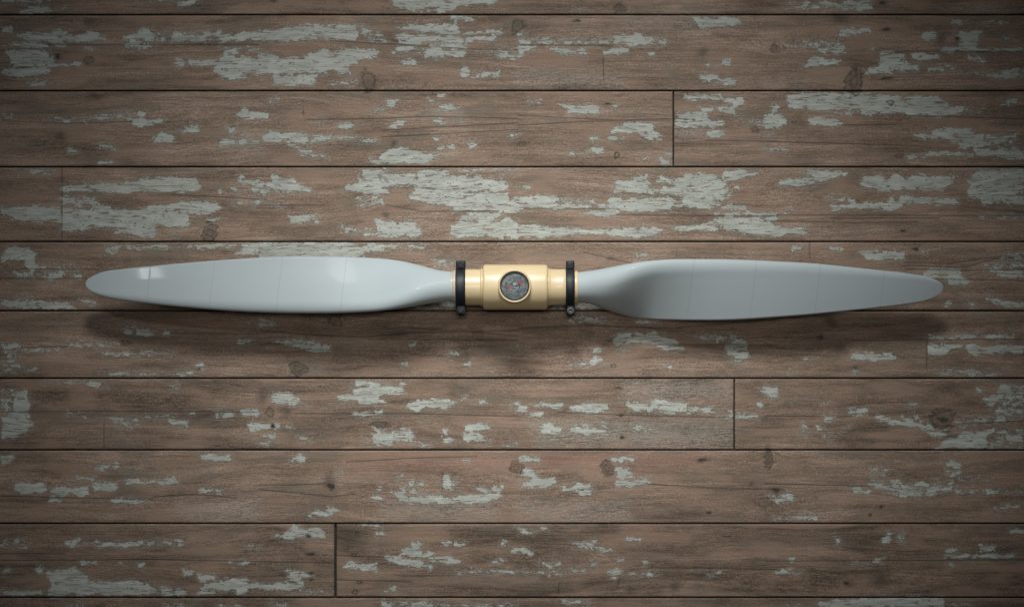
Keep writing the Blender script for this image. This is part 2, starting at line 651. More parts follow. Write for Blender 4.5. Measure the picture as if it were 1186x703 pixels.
(886,603): '''P 540,95 560,55 575,60 575,95
W 320,70 345,80 340,105 325,105
P 495,180 540,175 535,187 497,188
W 50,230 160,225 180,245 100,250
P 50,235 105,230 100,245 55,243
W 830,120 900,125 890,150 830,150
P 980,110 1050,118 1050,138 985,138
P 825,155 1130,155 1130,168 830,168
P 840,190 862,188 860,203 842,202
P 1125,45 1186,45 1186,55 1130,53
P 110,172 132,175 128,183 112,182
W 400,188 490,190 490,196 402,196
P 245,375 440,358 445,350 820,350 820,395 250,395
W 840,385 940,370 940,380 860,392
W 100,385 180,383 180,392 102,392
W 600,60 640,55 640,100 610,100
K 525 265 42 46 2
K 372 285 14 9 0
C 0,185 1186,180
C 830,175 1186,176''',
}

# ------------------------------------------------------------------ helpers
def smooth(a, b, x):
    t = np.clip((x - a) / (b - a), 0, 1)
    return t * t * (3 - 2 * t)

def P(px, py, z=0.0):
    """millimetre position seen from above -> real position at height z"""
    s = (CAM_H - z) / CAM_H
    return ((px - CX) * MM * s, (CY - py) * MM * s, z)

def link(name, me, mat=None, parent=None):
    o = bpy.data.objects.new(name, me)
    COL.objects.link(o)
    if mat: me.materials.append(mat)
    if parent: o.parent = parent
    return o

def mesh_from(name, verts, faces, smooth_shade=True):
    me = bpy.data.meshes.new(name)
    me.from_pydata(verts, [], faces)
    me.update()
    if smooth_shade:
        me.polygons.foreach_set('use_smooth', [True] * len(me.polygons))
    return me

# node helper
class NT:
    def __init__(s, name):
        s.m = bpy.data.materials.new(name); s.m.use_nodes = True
        s.t = s.m.node_tree; s.t.nodes.clear()
        s.out = s.t.nodes.new('ShaderNodeOutputMaterial')
        s.b = s.t.nodes.new('ShaderNodeBsdfPrincipled')
        s.t.links.new(s.b.outputs[0], s.out.inputs[0])
    def n(s, typ, **kw):
        nd = s.t.nodes.new(typ)
        for k, v in kw.items(): setattr(nd, k, v)
        return nd
    def put(s, sock, v):
        if v is None: return
        if isinstance(v, bpy.types.NodeSocket): s.t.links.new(v, sock)
        else: sock.default_value = v
    def math(s, op, a, b=None, c=None, clamp=False):
        nd = s.n('ShaderNodeMath', operation=op, use_clamp=clamp)
        s.put(nd.inputs[0], a); s.put(nd.inputs[1], b); s.put(nd.inputs[2], c)
        return nd.outputs[0]
    def mul(s, a, b): return s.math('MULTIPLY', a, b)
    def add(s, a, b): return s.math('ADD', a, b)
    def sub(s, a, b): return s.math('SUBTRACT', a, b)
    def step(s, a, lo, hi, o0=0.0, o1=1.0):
        nd = s.n('ShaderNodeMapRange', interpolation_type='SMOOTHSTEP')
        s.put(nd.inputs[0], a); nd.inputs[1].default_value = lo; nd.inputs[2].default_value = hi
        nd.inputs[3].default_value = o0; nd.inputs[4].default_value = o1
        return nd.outputs[0]
    def mix(s, f, a, b, mode='MIX'):
        nd = s.n('ShaderNodeMix', data_type='RGBA', blend_type=mode)
        s.put(nd.inputs[0], f)
        s.put(nd.inputs[6], a if isinstance(a, bpy.types.NodeSocket) else (*a, 1))
        s.put(nd.inputs[7], b if isinstance(b, bpy.types.NodeSocket) else (*b, 1))
        return nd.outputs[2]
    def vec(s, x, y, z=0.0):
        nd = s.n('ShaderNodeCombineXYZ')
        s.put(nd.inputs[0], x); s.put(nd.inputs[1], y); s.put(nd.inputs[2], z)
        return nd.outputs[0]
    def noise(s, v, scale=1.0, detail=3.0, rough=0.55, dist=0.0, out=0):
        nd = s.n('ShaderNodeTexNoise')
        s.put(nd.inputs['Vector'], v); nd.inputs['Scale'].default_value = scale
        nd.inputs['Detail'].default_value = detail; nd.inputs['Roughness'].default_value = rough
        nd.inputs['Distortion'].default_value = dist
        return nd.outputs[out]

# ------------------------------------------------------------------ the boards
SC = 300.0 / 1186.0
X0, X1, Y0, Y1 = -420.0, 1606.0, -330.0, 1040.0
BOARD_Y = [17.5, 105.5, 193.5, 280, 360, 438, 521, 606, 691.5]     # seams seen in the photo
ys_all = list(BOARD_Y)
while ys_all[-1] < Y1 - 40: ys_all.append(ys_all[-1] + 86)
while ys_all[0] > Y0 + 40: ys_all.insert(0, ys_all[0] - 87)
BUTT = {193.5: [780.0], 606: [], 691.5: [388.5], 521: [850.5]}      # keyed by a board's lower seam

def axis_coords(lo, hi, a, b, fine, coarse):
    return np.unique(np.round(np.concatenate([np.arange(lo, a, coarse), np.arange(a, b, fine), np.arange(b, hi + coarse, coarse)]), 3))

GX = axis_coords(X0, X1, -4, 1190, 1.0, 4.0)
GY = axis_coords(Y0, Y1, -4, 707, 1.0, 4.0)
nX, nY = len(GX), len(GY)
paint = np.full((nY, nX), -8.0); dark = np.zeros((nY, nX)); pale = np.zeros((nY, nX))
red = np.zeros((nY, nX)); crack = np.zeros((nY, nX)); ring = np.zeros((nY, nX)); warp = np.zeros((nY, nX))
MX, MY = np.meshgrid(GX, GY)

def window(xa, ya, xb, yb, pad):
    i0 = max(np.searchsorted(GX, xa - pad) - 1, 0); i1 = min(np.searchsorted(GX, xb + pad) + 1, nX)
    j0 = max(np.searchsorted(GY, ya - pad) - 1, 0); j1 = min(np.searchsorted(GY, yb + pad) + 1, nY)
    return slice(j0, j1), slice(i0, i1)

def sdf(pts, X, Y):
    d2 = np.full(X.shape, 1e9); inside = np.zeros(X.shape, bool)
    n = len(pts)
    for k in range(n):
        ax, ay = pts[k]; bx, by = pts[(k + 1) % n]
        ex, ey = bx - ax, by - ay
        L = ex * ex + ey * ey + 1e-9
        t = np.clip(((X - ax) * ex + (Y - ay) * ey) / L, 0, 1)
        d2 = np.minimum(d2, (X - ax - t * ex) ** 2 + (Y - ay - t * ey) ** 2)
        c = (ay > Y) != (by > Y)
        with np.errstate(divide='ignore', invalid='ignore'):
            xi = (bx - ax) * (Y - ay) / (by - ay if by != ay else 1e-9) + ax
        inside ^= c & (X < xi)
    d = np.sqrt(d2)
    return np.where(inside, d, -d)

def line_dist(pts, X, Y):
    d2 = np.full(X.shape, 1e9)
    for k in range(len(pts) - 1):
        ax, ay = pts[k]; bx, by = pts[k + 1]
        ex, ey = bx - ax, by - ay
        t = np.clip(((X - ax) * ex + (Y - ay) * ey) / (ex * ex + ey * ey + 1e-9), 0, 1)
        d2 = np.minimum(d2, (X - ax - t * ex) ** 2 + (Y - ay - t * ey) ** 2)
    return np.sqrt(d2)

def value_noise(X, Y, sx, sy, seed):
    rg = np.random.default_rng(seed)
    gx = int((X1 - X0) / sx) + 4; gy = int((Y1 - Y0) / sy) + 4
    g = rg.random((gy, gx))
    u = (X - X0) / sx; v = (Y - Y0) / sy
    i = np.clip(u.astype(int), 0, gx - 2); j = np.clip(v.astype(int), 0, gy - 2)
    fu = u - i; fv = v - j
    fu = fu * fu * (3 - 2 * fu); fv = fv * fv * (3 - 2 * fv)
    return (g[j, i] * (1 - fu) + g[j, i + 1] * fu) * (1 - fv) + (g[j + 1, i] * (1 - fu) + g[j + 1, i + 1] * fu) * fv - 0.5

def add_mark(kind, pts):
    xs = [p[0] for p in pts]; ysv = [p[1] for p in pts]
    w = window(min(xs), min(ysv), max(xs), max(ysv), 12 if kind in 'PWC' or kind == 'J' else 22)
    X, Y = MX[w], MY[w]
    if kind in 'PW':
        d = sdf(pts, X, Y)
        if kind == 'P': d = np.minimum(d + 0.6, 2.5)
        else: d = np.minimum(d * 0.6, 1.2) - 1.0
        paint[w] = np.maximum(paint[w], d)
        if kind == 'W': pale[w] = np.maximum(pale[w], smooth(-3, 4, sdf(pts, X, Y)) * 0.45)
    elif kind in 'HRD':
        f = smooth(-12, 12, sdf(pts, X, Y))
        if kind == 'H': pale[w] = np.maximum(pale[w], f * 0.55)
        if kind == 'R': red[w] = np.maximum(red[w], f)
        if kind == 'D': dark[w] = np.maximum(dark[w], f * 0.42)
    elif kind == 'C':
        crack[w] = np.maximum(crack[w], 0.68 * smooth(1.2, 0.1, line_dist(pts, X, Y)))
    elif kind == 'J':
        crack[w] = np.maximum(crack[w], 0.6 * smooth(1.3, 0.2, line_dist(pts, X, Y)))

def add_knot(x, y, rx, ry, kind):
    R = max(rx, ry)
    w = window(x - R * 5, y - R * 3, x + R * 5, y + R * 3, 4)
    X, Y = MX[w], MY[w]
    ang = np.arctan2((Y - y) / ry, (X - x) / rx)
    wob = 1 + 0.13 * np.sin(ang * 2 + x) + 0.09 * np.sin(ang * 3 + y * 1.3) + 0.05 * np.sin(ang * 7 + x * .7)
    r = np.hypot((X - x) / rx, (Y - y) / ry) / wob
    r = r * (1 + 0.55 * value_noise(X, Y, 3.4, 1.9, 21) * smooth(.2, .8, r)) + 0.35 * value_noise(X, Y, 2.2, 1.2, 22)
    if kind == 0:
        dark[w] = np.maximum(dark[w], smooth(1.15, 0.55, r) * 1.0)
        dark[w] = np.maximum(dark[w], smooth(2.0, 0.8, r) * 0.3)
    elif kind == 1:
        ring[w] = np.maximum(ring[w], np.exp(-((r - 0.85) / 0.16) ** 2) * 0.75)
        dark[w] = np.maximum(dark[w], smooth(0.55, 0.1, r) * 0.45)
        dark[w] = np.maximum(dark[w], smooth(1.7, 0.1, r) * 0.36)
    elif kind == 2:
        dark[w] = np.maximum(dark[w], smooth(1.6, 0.0, r) * 0.66)
    elif kind == 4:
        ring[w] = np.maximum(ring[w], np.exp(-((r - 0.8) / 0.35) ** 2) * 1.0)
        pale[w] = np.maximum(pale[w], smooth(0.5, 0.2, r) * 0.9)
    else:
        ring[w] = np.maximum(ring[w], np.exp(-((r - 0.95) / 0.12) ** 2) * 0.9)
        ring[w] = np.maximum(ring[w], np.exp(-((r - 0.45) / 0.12) ** 2) * 0.65)
        dark[w] = np.maximum(dark[w], smooth(1.5, 0.3, r) * 0.42)
    if kind not in (2, 4):
        k = 2.4
        rr = np.hypot((X - x) / (rx * k), (Y - y) / (ry * 1.2))
        warp[w] += -(Y - y) * 0.75 * np.exp(-rr * rr)

for (ox, oy), txt in WEAR.items():
    for ln in txt.split('\n'):
        f = ln.split()
        if f[0] == 'K':
            v = [float(q) for q in f[1:5]]
            add_knot(ox + v[0] * SC, oy + v[1] * SC, v[2] * SC, v[3] * SC, int(f[5]))
        else:
            add_mark(f[0], [(ox + float(a) * SC, oy + float(b) * SC) for a, b in (q.split(',') for q in f[1:])])

# the boards carry on past the picture with wear of the same sort
def random_patch(cx, cy, L, h):
    n = 12
    pts = []
    for k in range(n):
        a = 2 * math.pi * k / n
        q = random.uniform(0.6, 1.15)
        pts.append((cx + math.copysign(abs(math.cos(a)) ** .6, math.cos(a)) * L * q, cy + math.copysign(abs(math.sin(a)) ** .5, math.sin(a)) * h * q))
    return pts
for _ in range(330):
    cx, cy = random.uniform(X0, X1), random.uniform(Y0, Y1)
    L, h = random.choice([(60, 9), (35, 6), (18, 4), (10, 3), (8, 2.5)])
    if -L - 12 < cx < 1186 + L + 12 and -h - 12 < cy < 703 + h + 12: continue
    add_mark(random.choice('PPW'), random_patch(cx, cy, L * random.uniform(.6, 1.4), h))
for _ in range(16):
    cx, cy = random.uniform(X0, X1), random.uniform(Y0, Y1)
    if -30 < cx < 1216 and -20 < cy < 720: continue
    add_knot(cx, cy, random.uniform(4, 8), random.uniform(4, 8), random.choice([0, 1, 3]))

# slow wander of the grain, its own on every board
warp += value_noise(MX, MY, 150, 30, 3) * 14 + value_noise(MX, MY, 45, 14, 4) * 3.5

GAP = 0.85
verts = []; faces = []; A = []; B = []; Cc = []
base = 0
tone_rng = random.Random(5)
TONES = {17.5: 0.47, 105.5: 0.5, 193.5: 0.52, 280: 0.52, 360: 0.50, 438: 0.46, 521: 0.62, 606: 0.55, 691.5: 0.36}
def sample(arr, xs, ys):
    """bilinear sample of a field on the xs x ys lattice"""
    i = np.clip(np.searchsorted(GX, xs) - 1, 0, nX - 2); j = np.clip(np.searchsorted(GY, ys) - 1, 0, nY - 2)
    fx = np.clip((xs - GX[i]) / (GX[i + 1] - GX[i]), 0, 1); fy = np.clip((ys - GY[j]) / (GY[j + 1] - GY[j]), 0, 1)
    a = arr[np.ix_(j, i)]; b = arr[np.ix_(j, i + 1)]; c = arr[np.ix_(j + 1, i)]; d = arr[np.ix_(j + 1, i + 1)]
    FX, FY = np.meshgrid(fx, fy)
    return (a * (1 - FX) + b * FX) * (1 - FY) + (c * (1 - FX) + d * FX) * FY
V_all = []; F_all = []
for r in range(len(ys_all) - 1):
    ya, yb = ys_all[r] + GAP, ys_all[r + 1] - GAP
    cuts = BUTT.get(ys_all[r + 1], None)
    if cuts is None or not cuts:
        cuts = list(cuts or [])
    inside = list(cuts)
    cuts = [X0] + sorted(inside + [tone_rng.choice([-250, -130, 1300, 1440])]) + [X1]
    for c in range(len(cuts) - 1):
        gp = 1.35 if ys_all[r + 1] == 691.5 else GAP
        xa, xb = cuts[c] + (gp if c else 0), cuts[c + 1] - (gp if c < len(cuts) - 2 else 0)
        xs = GX[(GX > xa + 1.6) & (GX < xb - 1.6)]
        yv = GY[(GY > ya + 1.6) & (GY < yb - 1.6)]
        xs = np.concatenate([[xa, xa, xa + 0.45, xa + 1.2], xs, [xb - 1.2, xb - 0.45, xb, xb]])
        yv = np.concatenate([[ya, ya, ya + 0.45, ya + 1.2], yv, [yb - 1.2, yb - 0.45, yb, yb]])
        zx = np.zeros(len(xs)); zx[[0, -1]] = -6; zx[[1, -2]] = -0.75; zx[[2, -3]] = -0.22
        zy = np.zeros(len(yv)); zy[[0, -1]] = -6; zy[[1, -2]] = -0.75; zy[[2, -3]] = -0.22
        Z = np.minimum.outer(zy, zx)
        XX, YY = np.meshgrid(xs, yv)
        cup = 0.35 * (((YY - (ya + yb) / 2) / ((yb - ya) / 2)) ** 2) * tone_rng.uniform(-1, 1)
        lift = tone_rng.uniform(-.5, .5)
        Z = Z + cup + lift + value_noise(XX, YY, 90, 40, 9) * 0.35
        V = np.stack([(XX - CX) * MM, (CY - YY) * MM, Z * MM], -1).reshape(-1, 3)
        nx_, ny_ = len(xs), len(yv)
        idx = np.arange(nx_ * ny_).reshape(ny_, nx_) + base
        F = np.stack([idx[1:, :-1], idx[1:, 1:], idx[:-1, 1:], idx[:-1, :-1]], -1).reshape(-1, 4)
        tone = TONES.get(ys_all[r + 1], tone_rng.uniform(.3, .65)) + (0.0 if c == 0 else tone_rng.uniform(-.07, .05))
        if ys_all[r + 1] == 521 and c >= 1: tone = 0.42
        off = tone_rng.uniform(0, 900) + r * 131
        A.append(np.stack([sample(paint, xs, yv), sample(dark, xs, yv), sample(pale, xs, yv)], -1).reshape(-1, 3))
        B.append(np.stack([sample(red, xs, yv), YY + sample(warp, xs, yv) + off, np.full(XX.shape, tone)], -1).reshape(-1, 3))
        Cc.append(np.stack([sample(crack, xs, yv), sample(ring, xs, yv), XX + off * 3], -1).reshape(-1, 3))
        V_all.append(V); F_all.append(F); base += len(V)
# the dark ground under the gaps
V_all.append(np.array([[(X0 - CX) * MM, (CY - Y0) * MM, -.0055], [(X1 - CX) * MM, (CY - Y0) * MM, -.0055],
                       [(X1 - CX) * MM, (CY - Y1) * MM, -.0055], [(X0 - CX) * MM, (CY - Y1) * MM, -.0055]]))
F_all.append(np.array([[base + 3, base + 2, base + 1, base]]))
A.append(np.array([[-8, 1, 0]] * 4)); B.append(np.array([[0, 0, .3]] * 4)); Cc.append(np.array([[1, 0, 0]] * 4))
V = np.concatenate(V_all); F = np.concatenate(F_all)
me = bpy.data.meshes.new('plank_floor')
me.vertices.add(len(V)); me.vertices.foreach_set('co', V.astype(np.float32).ravel())
me.loops.add(len(F) * 4); me.loops.foreach_set('vertex_index', F.astype(np.int32).ravel())
me.polygons.add(len(F)); me.polygons.foreach_set('loop_start', np.arange(0, len(F) * 4, 4, dtype=np.int32))
me.polygons.foreach_set('loop_total', np.full(len(F), 4, dtype=np.int32))
me.polygons.foreach_set('use_smooth', np.ones(len(F), bool))
me.update(); me.validate()
for nm, arr in (('wear_a', A), ('wear_b', B), ('wear_c', Cc)):
    at = me.attributes.new(nm, 'FLOAT_VECTOR', 'POINT')
    at.data.foreach_set('vector', np.concatenate(arr).astype(np.float32).ravel())

def plank_material():
    m = NT('weathered painted boards')
    def attr(nm):
        a = m.n('ShaderNodeAttribute', attribute_name=nm)
        sp = m.n('ShaderNodeSeparateXYZ'); m.t.links.new(a.outputs['Vector'], sp.inputs[0])
        return sp.outputs
    pa, dk, pl = attr('wear_a'); rd, gy, tn = attr('wear_b'); ck, rg, gx = attr('wear_c')
    N = lambda sx, sy, det=3.0, ro=.55, z=0.0, dist=0.0: m.noise(m.vec(m.mul(gx, sx), m.mul(gy, sy), z), 1.0, det, ro, dist)
    broad = N(.010, .035, 3, .55, 1.0)
    band = N(.006, .16, 4, .6, 2.0)
    lines = N(.012, .55, 4, .65, 3.0)
    fibre = N(.09, .75, 4, .7, 4.0)
    speck = N(.42, .60, 2, .8, 5.0)
    # wood
    g = m.add(m.mul(m.sub(band, .5), .8), m.add(m.mul(m.sub(lines, .5), .75), m.add(m.mul(m.sub(fibre, .5), 1.05), m.mul(m.sub(speck, .5), 1.25))))
    g = m.add(m.add(g, tn), m.mul(m.sub(broad, .5), 1.15))
    ramp = m.n('ShaderNodeValToRGB'); m.put(ramp.inputs[0], g)
    e = ramp.color_ramp.elements
    e[0].position = 0.0; e[0].color = (0.060, 0.044, 0.031, 1)
    e[1].position = 1.0; e[1].color = (0.415, 0.303, 0.232, 1)
    k = e.new(.5); k.color = (0.208, 0.144, 0.104, 1)
    wood = ramp.outputs[0]
    grey = N(.014, .05, 3, .6, 8.0)
    wood = m.mix(m.step(grey, .50, .68, 0, .55), wood, (0.155, 0.132, 0.102))      # weathered grey-green film
    warm = N(.012, .045, 2, .6, 12.0)
    wood = m.mix(m.step(warm, .48, .66, 0, .6), wood, (0.29, 0.195, 0.140))
    wood = m.mix(m.mul(rd, m.step(band, .3, .7, .15, .50)), wood, (0.34, 0.18, 0.135))
    # thin pale film where paint wore through
    scr = m.step(m.add(fibre, m.mul(m.sub(speck, .5), .6)), .40, .66)
    wood = m.mix(m.math('MULTIPLY', m.add(m.mul(scr, .8), .12), pl, clamp=True), wood, (0.37, 0.37, 0.33))
    # latewood lines
    late = m.step(m.math('ABSOLUTE', m.sub(N(.0045, .11, 2, .5, 20.0), .5)), .0, .012, 1, 0)
    late = m.mul(late, m.step(broad, .45, .62, 0, .4))
    wood = m.mix(late, wood, (0.07, 0.05, 0.038))
    # paint
    e1 = m.mul(m.sub(N(.10, .20, 3, .6, 30.0), .5), 5.5)
    e2 = m.mul(m.sub(N(.42, .60, 3, .7, 31.0), .5), 5.0)
    e3 = m.mul(m.step(m.noise(m.vec(m.mul(gx, .05), m.mul(gy, .5), 3.0), 1.0, 3, .6), .54, .66), 4.4)
    e0 = m.mul(m.sub(N(.035, .13, 2, .5, 33.0), .5), 3.5)
    def cells(sx, sy, ox):
        wob = m.mul(m.sub(N(.25, .25, 1, .5, 60.0 + ox), .5), .9)
        v = m.n('ShaderNodeTexVoronoi', distance='CHEBYCHEV'); v.inputs['Scale'].default_value = 1.0; v.inputs['Randomness'].default_value = .85
        m.put(v.inputs['Vector'], m.vec(m.add(m.mul(gx, sx), wob), m.add(m.mul(gy, sy), wob), ox))
        sc = m.n('ShaderNodeSeparateColor'); m.t.links.new(v.outputs['Color'], sc.inputs[0])
        return sc.outputs[0], v.outputs['Distance']
    c1, _ = cells(.12, .26, 0.0); c2, d2 = cells(.30, .42, 5.0)
    e0 = m.add(e0, m.add(m.mul(m.sub(c1, .5), 3.4), m.mul(m.sub(c2, .5), 1.5)))
    pin = m.mul(m.step(c2, .90, .93), m.step(d2, .12, .42, 1, 0))
    cov = m.sub(m.add(pa, m.add(e0, m.add(e1, e2))), e3)
    pm = m.step(cov, -.55, .55)
    resid = m.mul(m.step(cov, -4.5, -.4), m.step(m.add(fibre, m.mul(m.sub(speck, .5), .9)), .42, .66, .05, .62))
    wood = m.mix(resid, wood, (0.33, 0.325, 0.28))
    pt = N(.05, .35, 4, .7, 40.0)
    pcol = m.mix(m.step(pt, .3, .7), (0.36, 0.375, 0.335), (0.50, 0.515, 0.465))
    pcol = m.mix(m.step(N(.03, .12, 2, .5, 43.0), .4, .65, 0, .45), pcol, (0.27, 0.275, 0.235))
    pcol = m.mix(m.step(speck, .35, .75, 0.0, .35), pcol, (0.30, 0.325, 0.30))
    # fine splits along the grain through the paint
    sp1 = m.step(m.math('ABSOLUTE', m.sub(N(.011, .27, 3, .6, 50.0), .5)), 0, .020, 1, 0)
    sp1 = m.mul(sp1, m.step(N(.02, .08, 2, .5, 55.0), .42, .58, .15, 1))
    sp2 = m.step(m.math('ABSOLUTE', m.sub(m.noise(m.vec(m.mul(gx, .12), m.mul(gy, .06), 7.0), 1.0, 2, .5), .5)), 0, .010, 1, 0)
    sp2 = m.mul(sp2, m.step(speck, .45, .6))
    split = m.math('MAXIMUM', m.math('MAXIMUM', m.mul(sp1, .75), m.mul(sp2, .5)), m.mul(pin, .9))
    pcol = m.mix(m.mul(split, .85), pcol, (0.10, 0.085, 0.07))
    edge = m.mul(m.step(cov, -1.5, -.2), m.step(cov, -.2, .5, 1, 0))
    wood = m.mix(m.mul(edge, .55), wood, (0.07, 0.056, 0.045))  # shadow line around the paint flakes, darkened into the wood colour
    col = m.mix(pm, wood, pcol)
    dks = m.math('MULTIPLY', dk, m.add(m.mul(m.step(m.add(speck, m.sub(fibre, .5)), .3, .7), .6), .55), clamp=True)
    col = m.mix(dks, col, (0.028, 0.026, 0.020))
    col = m.mix(m.math('MULTIPLY', rg, m.step(fibre, .3, .6, .6, 1.0), clamp=True), col, (0.030, 0.028, 0.022))
    col = m.mix(m.math('MULTIPLY', ck, m.step(speck, .32, .62, .55, 1.0), clamp=True), col, (0.022, 0.018, 0.014))
    m.put(m.b.inputs['Base Color'], col)
    m.put(m.b.inputs['Roughness'], m.mix(pm, (.62, .62, .62), (.50, .50, .50)))
    m.b.inputs['Specular IOR Level'].default_value = .3
    hgt = m.add(m.mul(m.add(fibre, m.mul(lines, .8)), .00035), m.mul(pm, .00042))
    hgt = m.sub(m.sub(hgt, m.mul(split, .0002)), m.mul(m.math('MAXIMUM', ck, m.mul(rg, .5)), .0008))
    hgt = m.sub(hgt, m.mul(dk, .0006))
    bp = m.n('ShaderNodeBump'); bp.inputs['Distance'].default_value = 1.0; bp.inputs['Strength'].default_value = .55
    m.put(bp.inputs['Height'], hgt); m.put(m.b.inputs['Normal'], bp.outputs[0])
    return m.m

floor = link('floor', me, plank_material())
floor['kind'] = 'structure'
floor['label'] = 'weathered brown boards with flaking grey green paint under the propeller'

# ------------------------------------------------------------------ materials of the propeller
def simple(name, col, rough, spec=.5, coat=0, var=0.0, scale=60, bump=0.0, stretch=(1, 1, 1)):
    m = NT(name)
    tc = m.n('ShaderNodeTexCoord'); mp = m.n('ShaderNodeMapping')
    m.t.links.new(tc.outputs['Object'], mp.inputs[0]); mp.inputs['Scale'].default_value = stretch
    n1 = m.noise(mp.outputs[0], scale, 4, .6)
    c2 = tuple(c * (1 - var) for c in col)
    m.put(m.b.inputs['Base Color'], m.mix(m.step(n1, .3, .7), col, c2))
    m.put(m.b.inputs['Roughness'], m.step(n1, .3, .7, rough * .9, rough * 1.12))
    m.b.inputs['Specular IOR Level'].default_value = spec
    m.b.inputs['Coat Weight'].default_value = coat; m.b.inputs['Coat Roughness'].default_value = .12
    if bump:
        bp = m.n('ShaderNodeBump'); bp.inputs['Distance'].default_value = bump
        m.put(bp.inputs['Height'], m.noise(mp.outputs[0], scale * 6, 3, .6)); bp.inputs['Strength'].default_value = .5
        m.put(m.b.inputs['Normal'], bp.outputs[0])
    return m

def blade_material():
    m = simple('satin grey blade', (0.368, 0.412, 0.425), .55, .18, 0, .06, 14, .00006, (.25, 1, 1))
    a = m.n('ShaderNodeAttribute', attribute_name='seam')
    src = m.b.inputs['Base Color'].links[0].from_socket
    m.put(m.b.inputs['Base Color'], m.mix(m.mul(a.outputs['Fac'], .4), src, (0.16, 0.17, 0.18)))
    m.b.inputs['Coat Weight'].default_value = .022; m.b.inputs['Coat Roughness'].default_value = .05
    return m.m
M_BLADE = blade_material()
M_HUB = simple('pale yellow hub', (0.61, 0.48, 0.285), .40, .5, .08, .10, 30, .00003, (.3, 1, 1)).m
M_HUB.node_tree.nodes['Principled BSDF'].inputs['Subsurface Weight'].default_value = 0.0
M_BLACK = simple('blue black clamp', (0.010, 0.014, 0.018), .5, .4, 0, .3, 120, .0001).m
M_BOLT = simple('worn dark bolt', (0.075, 0.080, 0.078), .55, .4, 0, .5, 500, .0002).m
M_COLLAR = simple('off white collar', (0.43, 0.40, 0.35), .4, .5, 0, .1, 60).m
M_DARK = simple('dark rubber rim', (0.02, 0.024, 0.022), .5, .4, 0, .3, 200).m

def cap_material():
    m = NT('mottled grey metal cap')
    tc = m.n('ShaderNodeTexCoord')
    v = tc.outputs['Object']
    n1 = m.noise(v, 260, 4, .7); n2 = m.noise(v, 110, 3, .6, 1.5)
    col = m.mix(m.step(n1, .3, .7), (0.045, 0.055, 0.058), (0.19, 0.205, 0.20))
    col = m.mix(m.step(n2, .45, .62, 0, .75), col, (0.04, 0.065, 0.085))
    a = m.n('ShaderNodeAttribute', attribute_name='marks')
    sp = m.n('ShaderNodeSeparateXYZ'); m.t.links.new(a.outputs['Vector'], sp.inputs[0])
    col = m.mix(m.mul(sp.outputs[0], m.step(n1, .25, .6, .45, .9)), col, (0.21, 0.035, 0.045))
    col = m.mix(m.mul(sp.outputs[1], .8), col, (0.035, 0.04, 0.045))
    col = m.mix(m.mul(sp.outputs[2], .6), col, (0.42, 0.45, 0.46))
    m.put(m.b.inputs['Base Color'], col)
    m.b.inputs['Roughness'].default_value = .5; m.b.inputs['Metallic'].default_value = .15
    bp = m.n('ShaderNodeBump'); bp.inputs['Distance'].default_value = .0004; bp.inputs['Strength'].default_value = .6
    m.put(bp.inputs['Height'], m.sub(n1, m.mul(sp.outputs[1], 1.2))); m.put(m.b.inputs['Normal'], bp.outputs[0])
    return m.m

# ------------------------------------------------------------------ the propeller
AX = P(596, 332.0, AXIS_Z)
prop = bpy.data.objects.new('propeller', None); COL.objects.link(prop)
prop.location = (AX[0], AX[1], 0); prop.empty_display_size = .05
prop['label'] = 'two bladed grey propeller with pale yellow hub and black clamps lying on the boards'
prop['category'] = 'propeller'

def local(v): return (v[0] - AX[0], v[1] - AX[1], v[2])

def interp(pts, x):
    """monotone cubic through pts"""
    px = np.array([p[0] for p in pts], float); py = np.array([p[1] for p in pts], float)
    h = np.diff(px); d = np.diff(py) / h
    m = np.zeros(len(px)); m[0] = d[0]; m[-1] = d[-1]
    for i in range(1, len(px) - 1):
        m[i] = 0 if d[i - 1] * d[i] <= 0 else (h[i - 1] + h[i]) / (h[i] / d[i - 1] + h[i - 1] / d[i]) if False else (d[i - 1] * h[i] + d[i] * h[i - 1]) / (h[i - 1] + h[i])
    i = np.clip(np.searchsorted(px, x) - 1, 0, len(h) - 1)
    t = (x - px[i]) / h[i]
    return py[i] * (2*t**3 - 3*t**2 + 1) + m[i] * h[i] * (t**3 - 2*t**2 + t) + py[i+1] * (-2*t**3 + 3*t**2) + m[i+1] * h[i] * (t**3 - t**2)

LEFT_U = [(105, 321), (112, 317.4), (120, 314.6), (135, 312.3), (151, 310.4), (173, 308.2), (196, 306), (226, 303.3), (270, 300), (300, 298.2), (340, 296.8), (372, 296.8), (420, 298.3), (451, 300.6), (471, 303.9), (491, 308.6), (505, 312.2), (515, 314), (527, 314.6)]
LEFT_L = [(105, 338), (112, 341.2), (120, 343.7), (135, 346.5), (151, 348.8), (172, 351.4), (196, 354), (226, 356.8), (270, 360.2), (320, 362.4), (370, 363), (410, 362.2), (451, 359.3), (478, 355.4), (498, 352), (515, 349.8), (527, 349.3)]
RIGHT_U = [(667, 315.6), (680, 314.3), (693.7, 312), (715, 307.8), (736, 304), (761, 301.4), (795, 300.3), (830, 300.4), (860, 301.2), (900, 303), (940, 305.3), (968, 307.9), (1011, 312.4), (1055, 317.6), (1076, 321.4), (1087, 325.8)]
RIGHT_L = [(667, 350), (682, 351.8), (702, 358.6), (719, 363.6), (736, 367), (761, 369.6), (795, 371), (828, 371.4), (860, 370.6), (900, 368), (940, 364.8), (976, 361.2), (1020, 356.4), (1055, 351.7), (1077, 346.8), (1087, 341.8)]

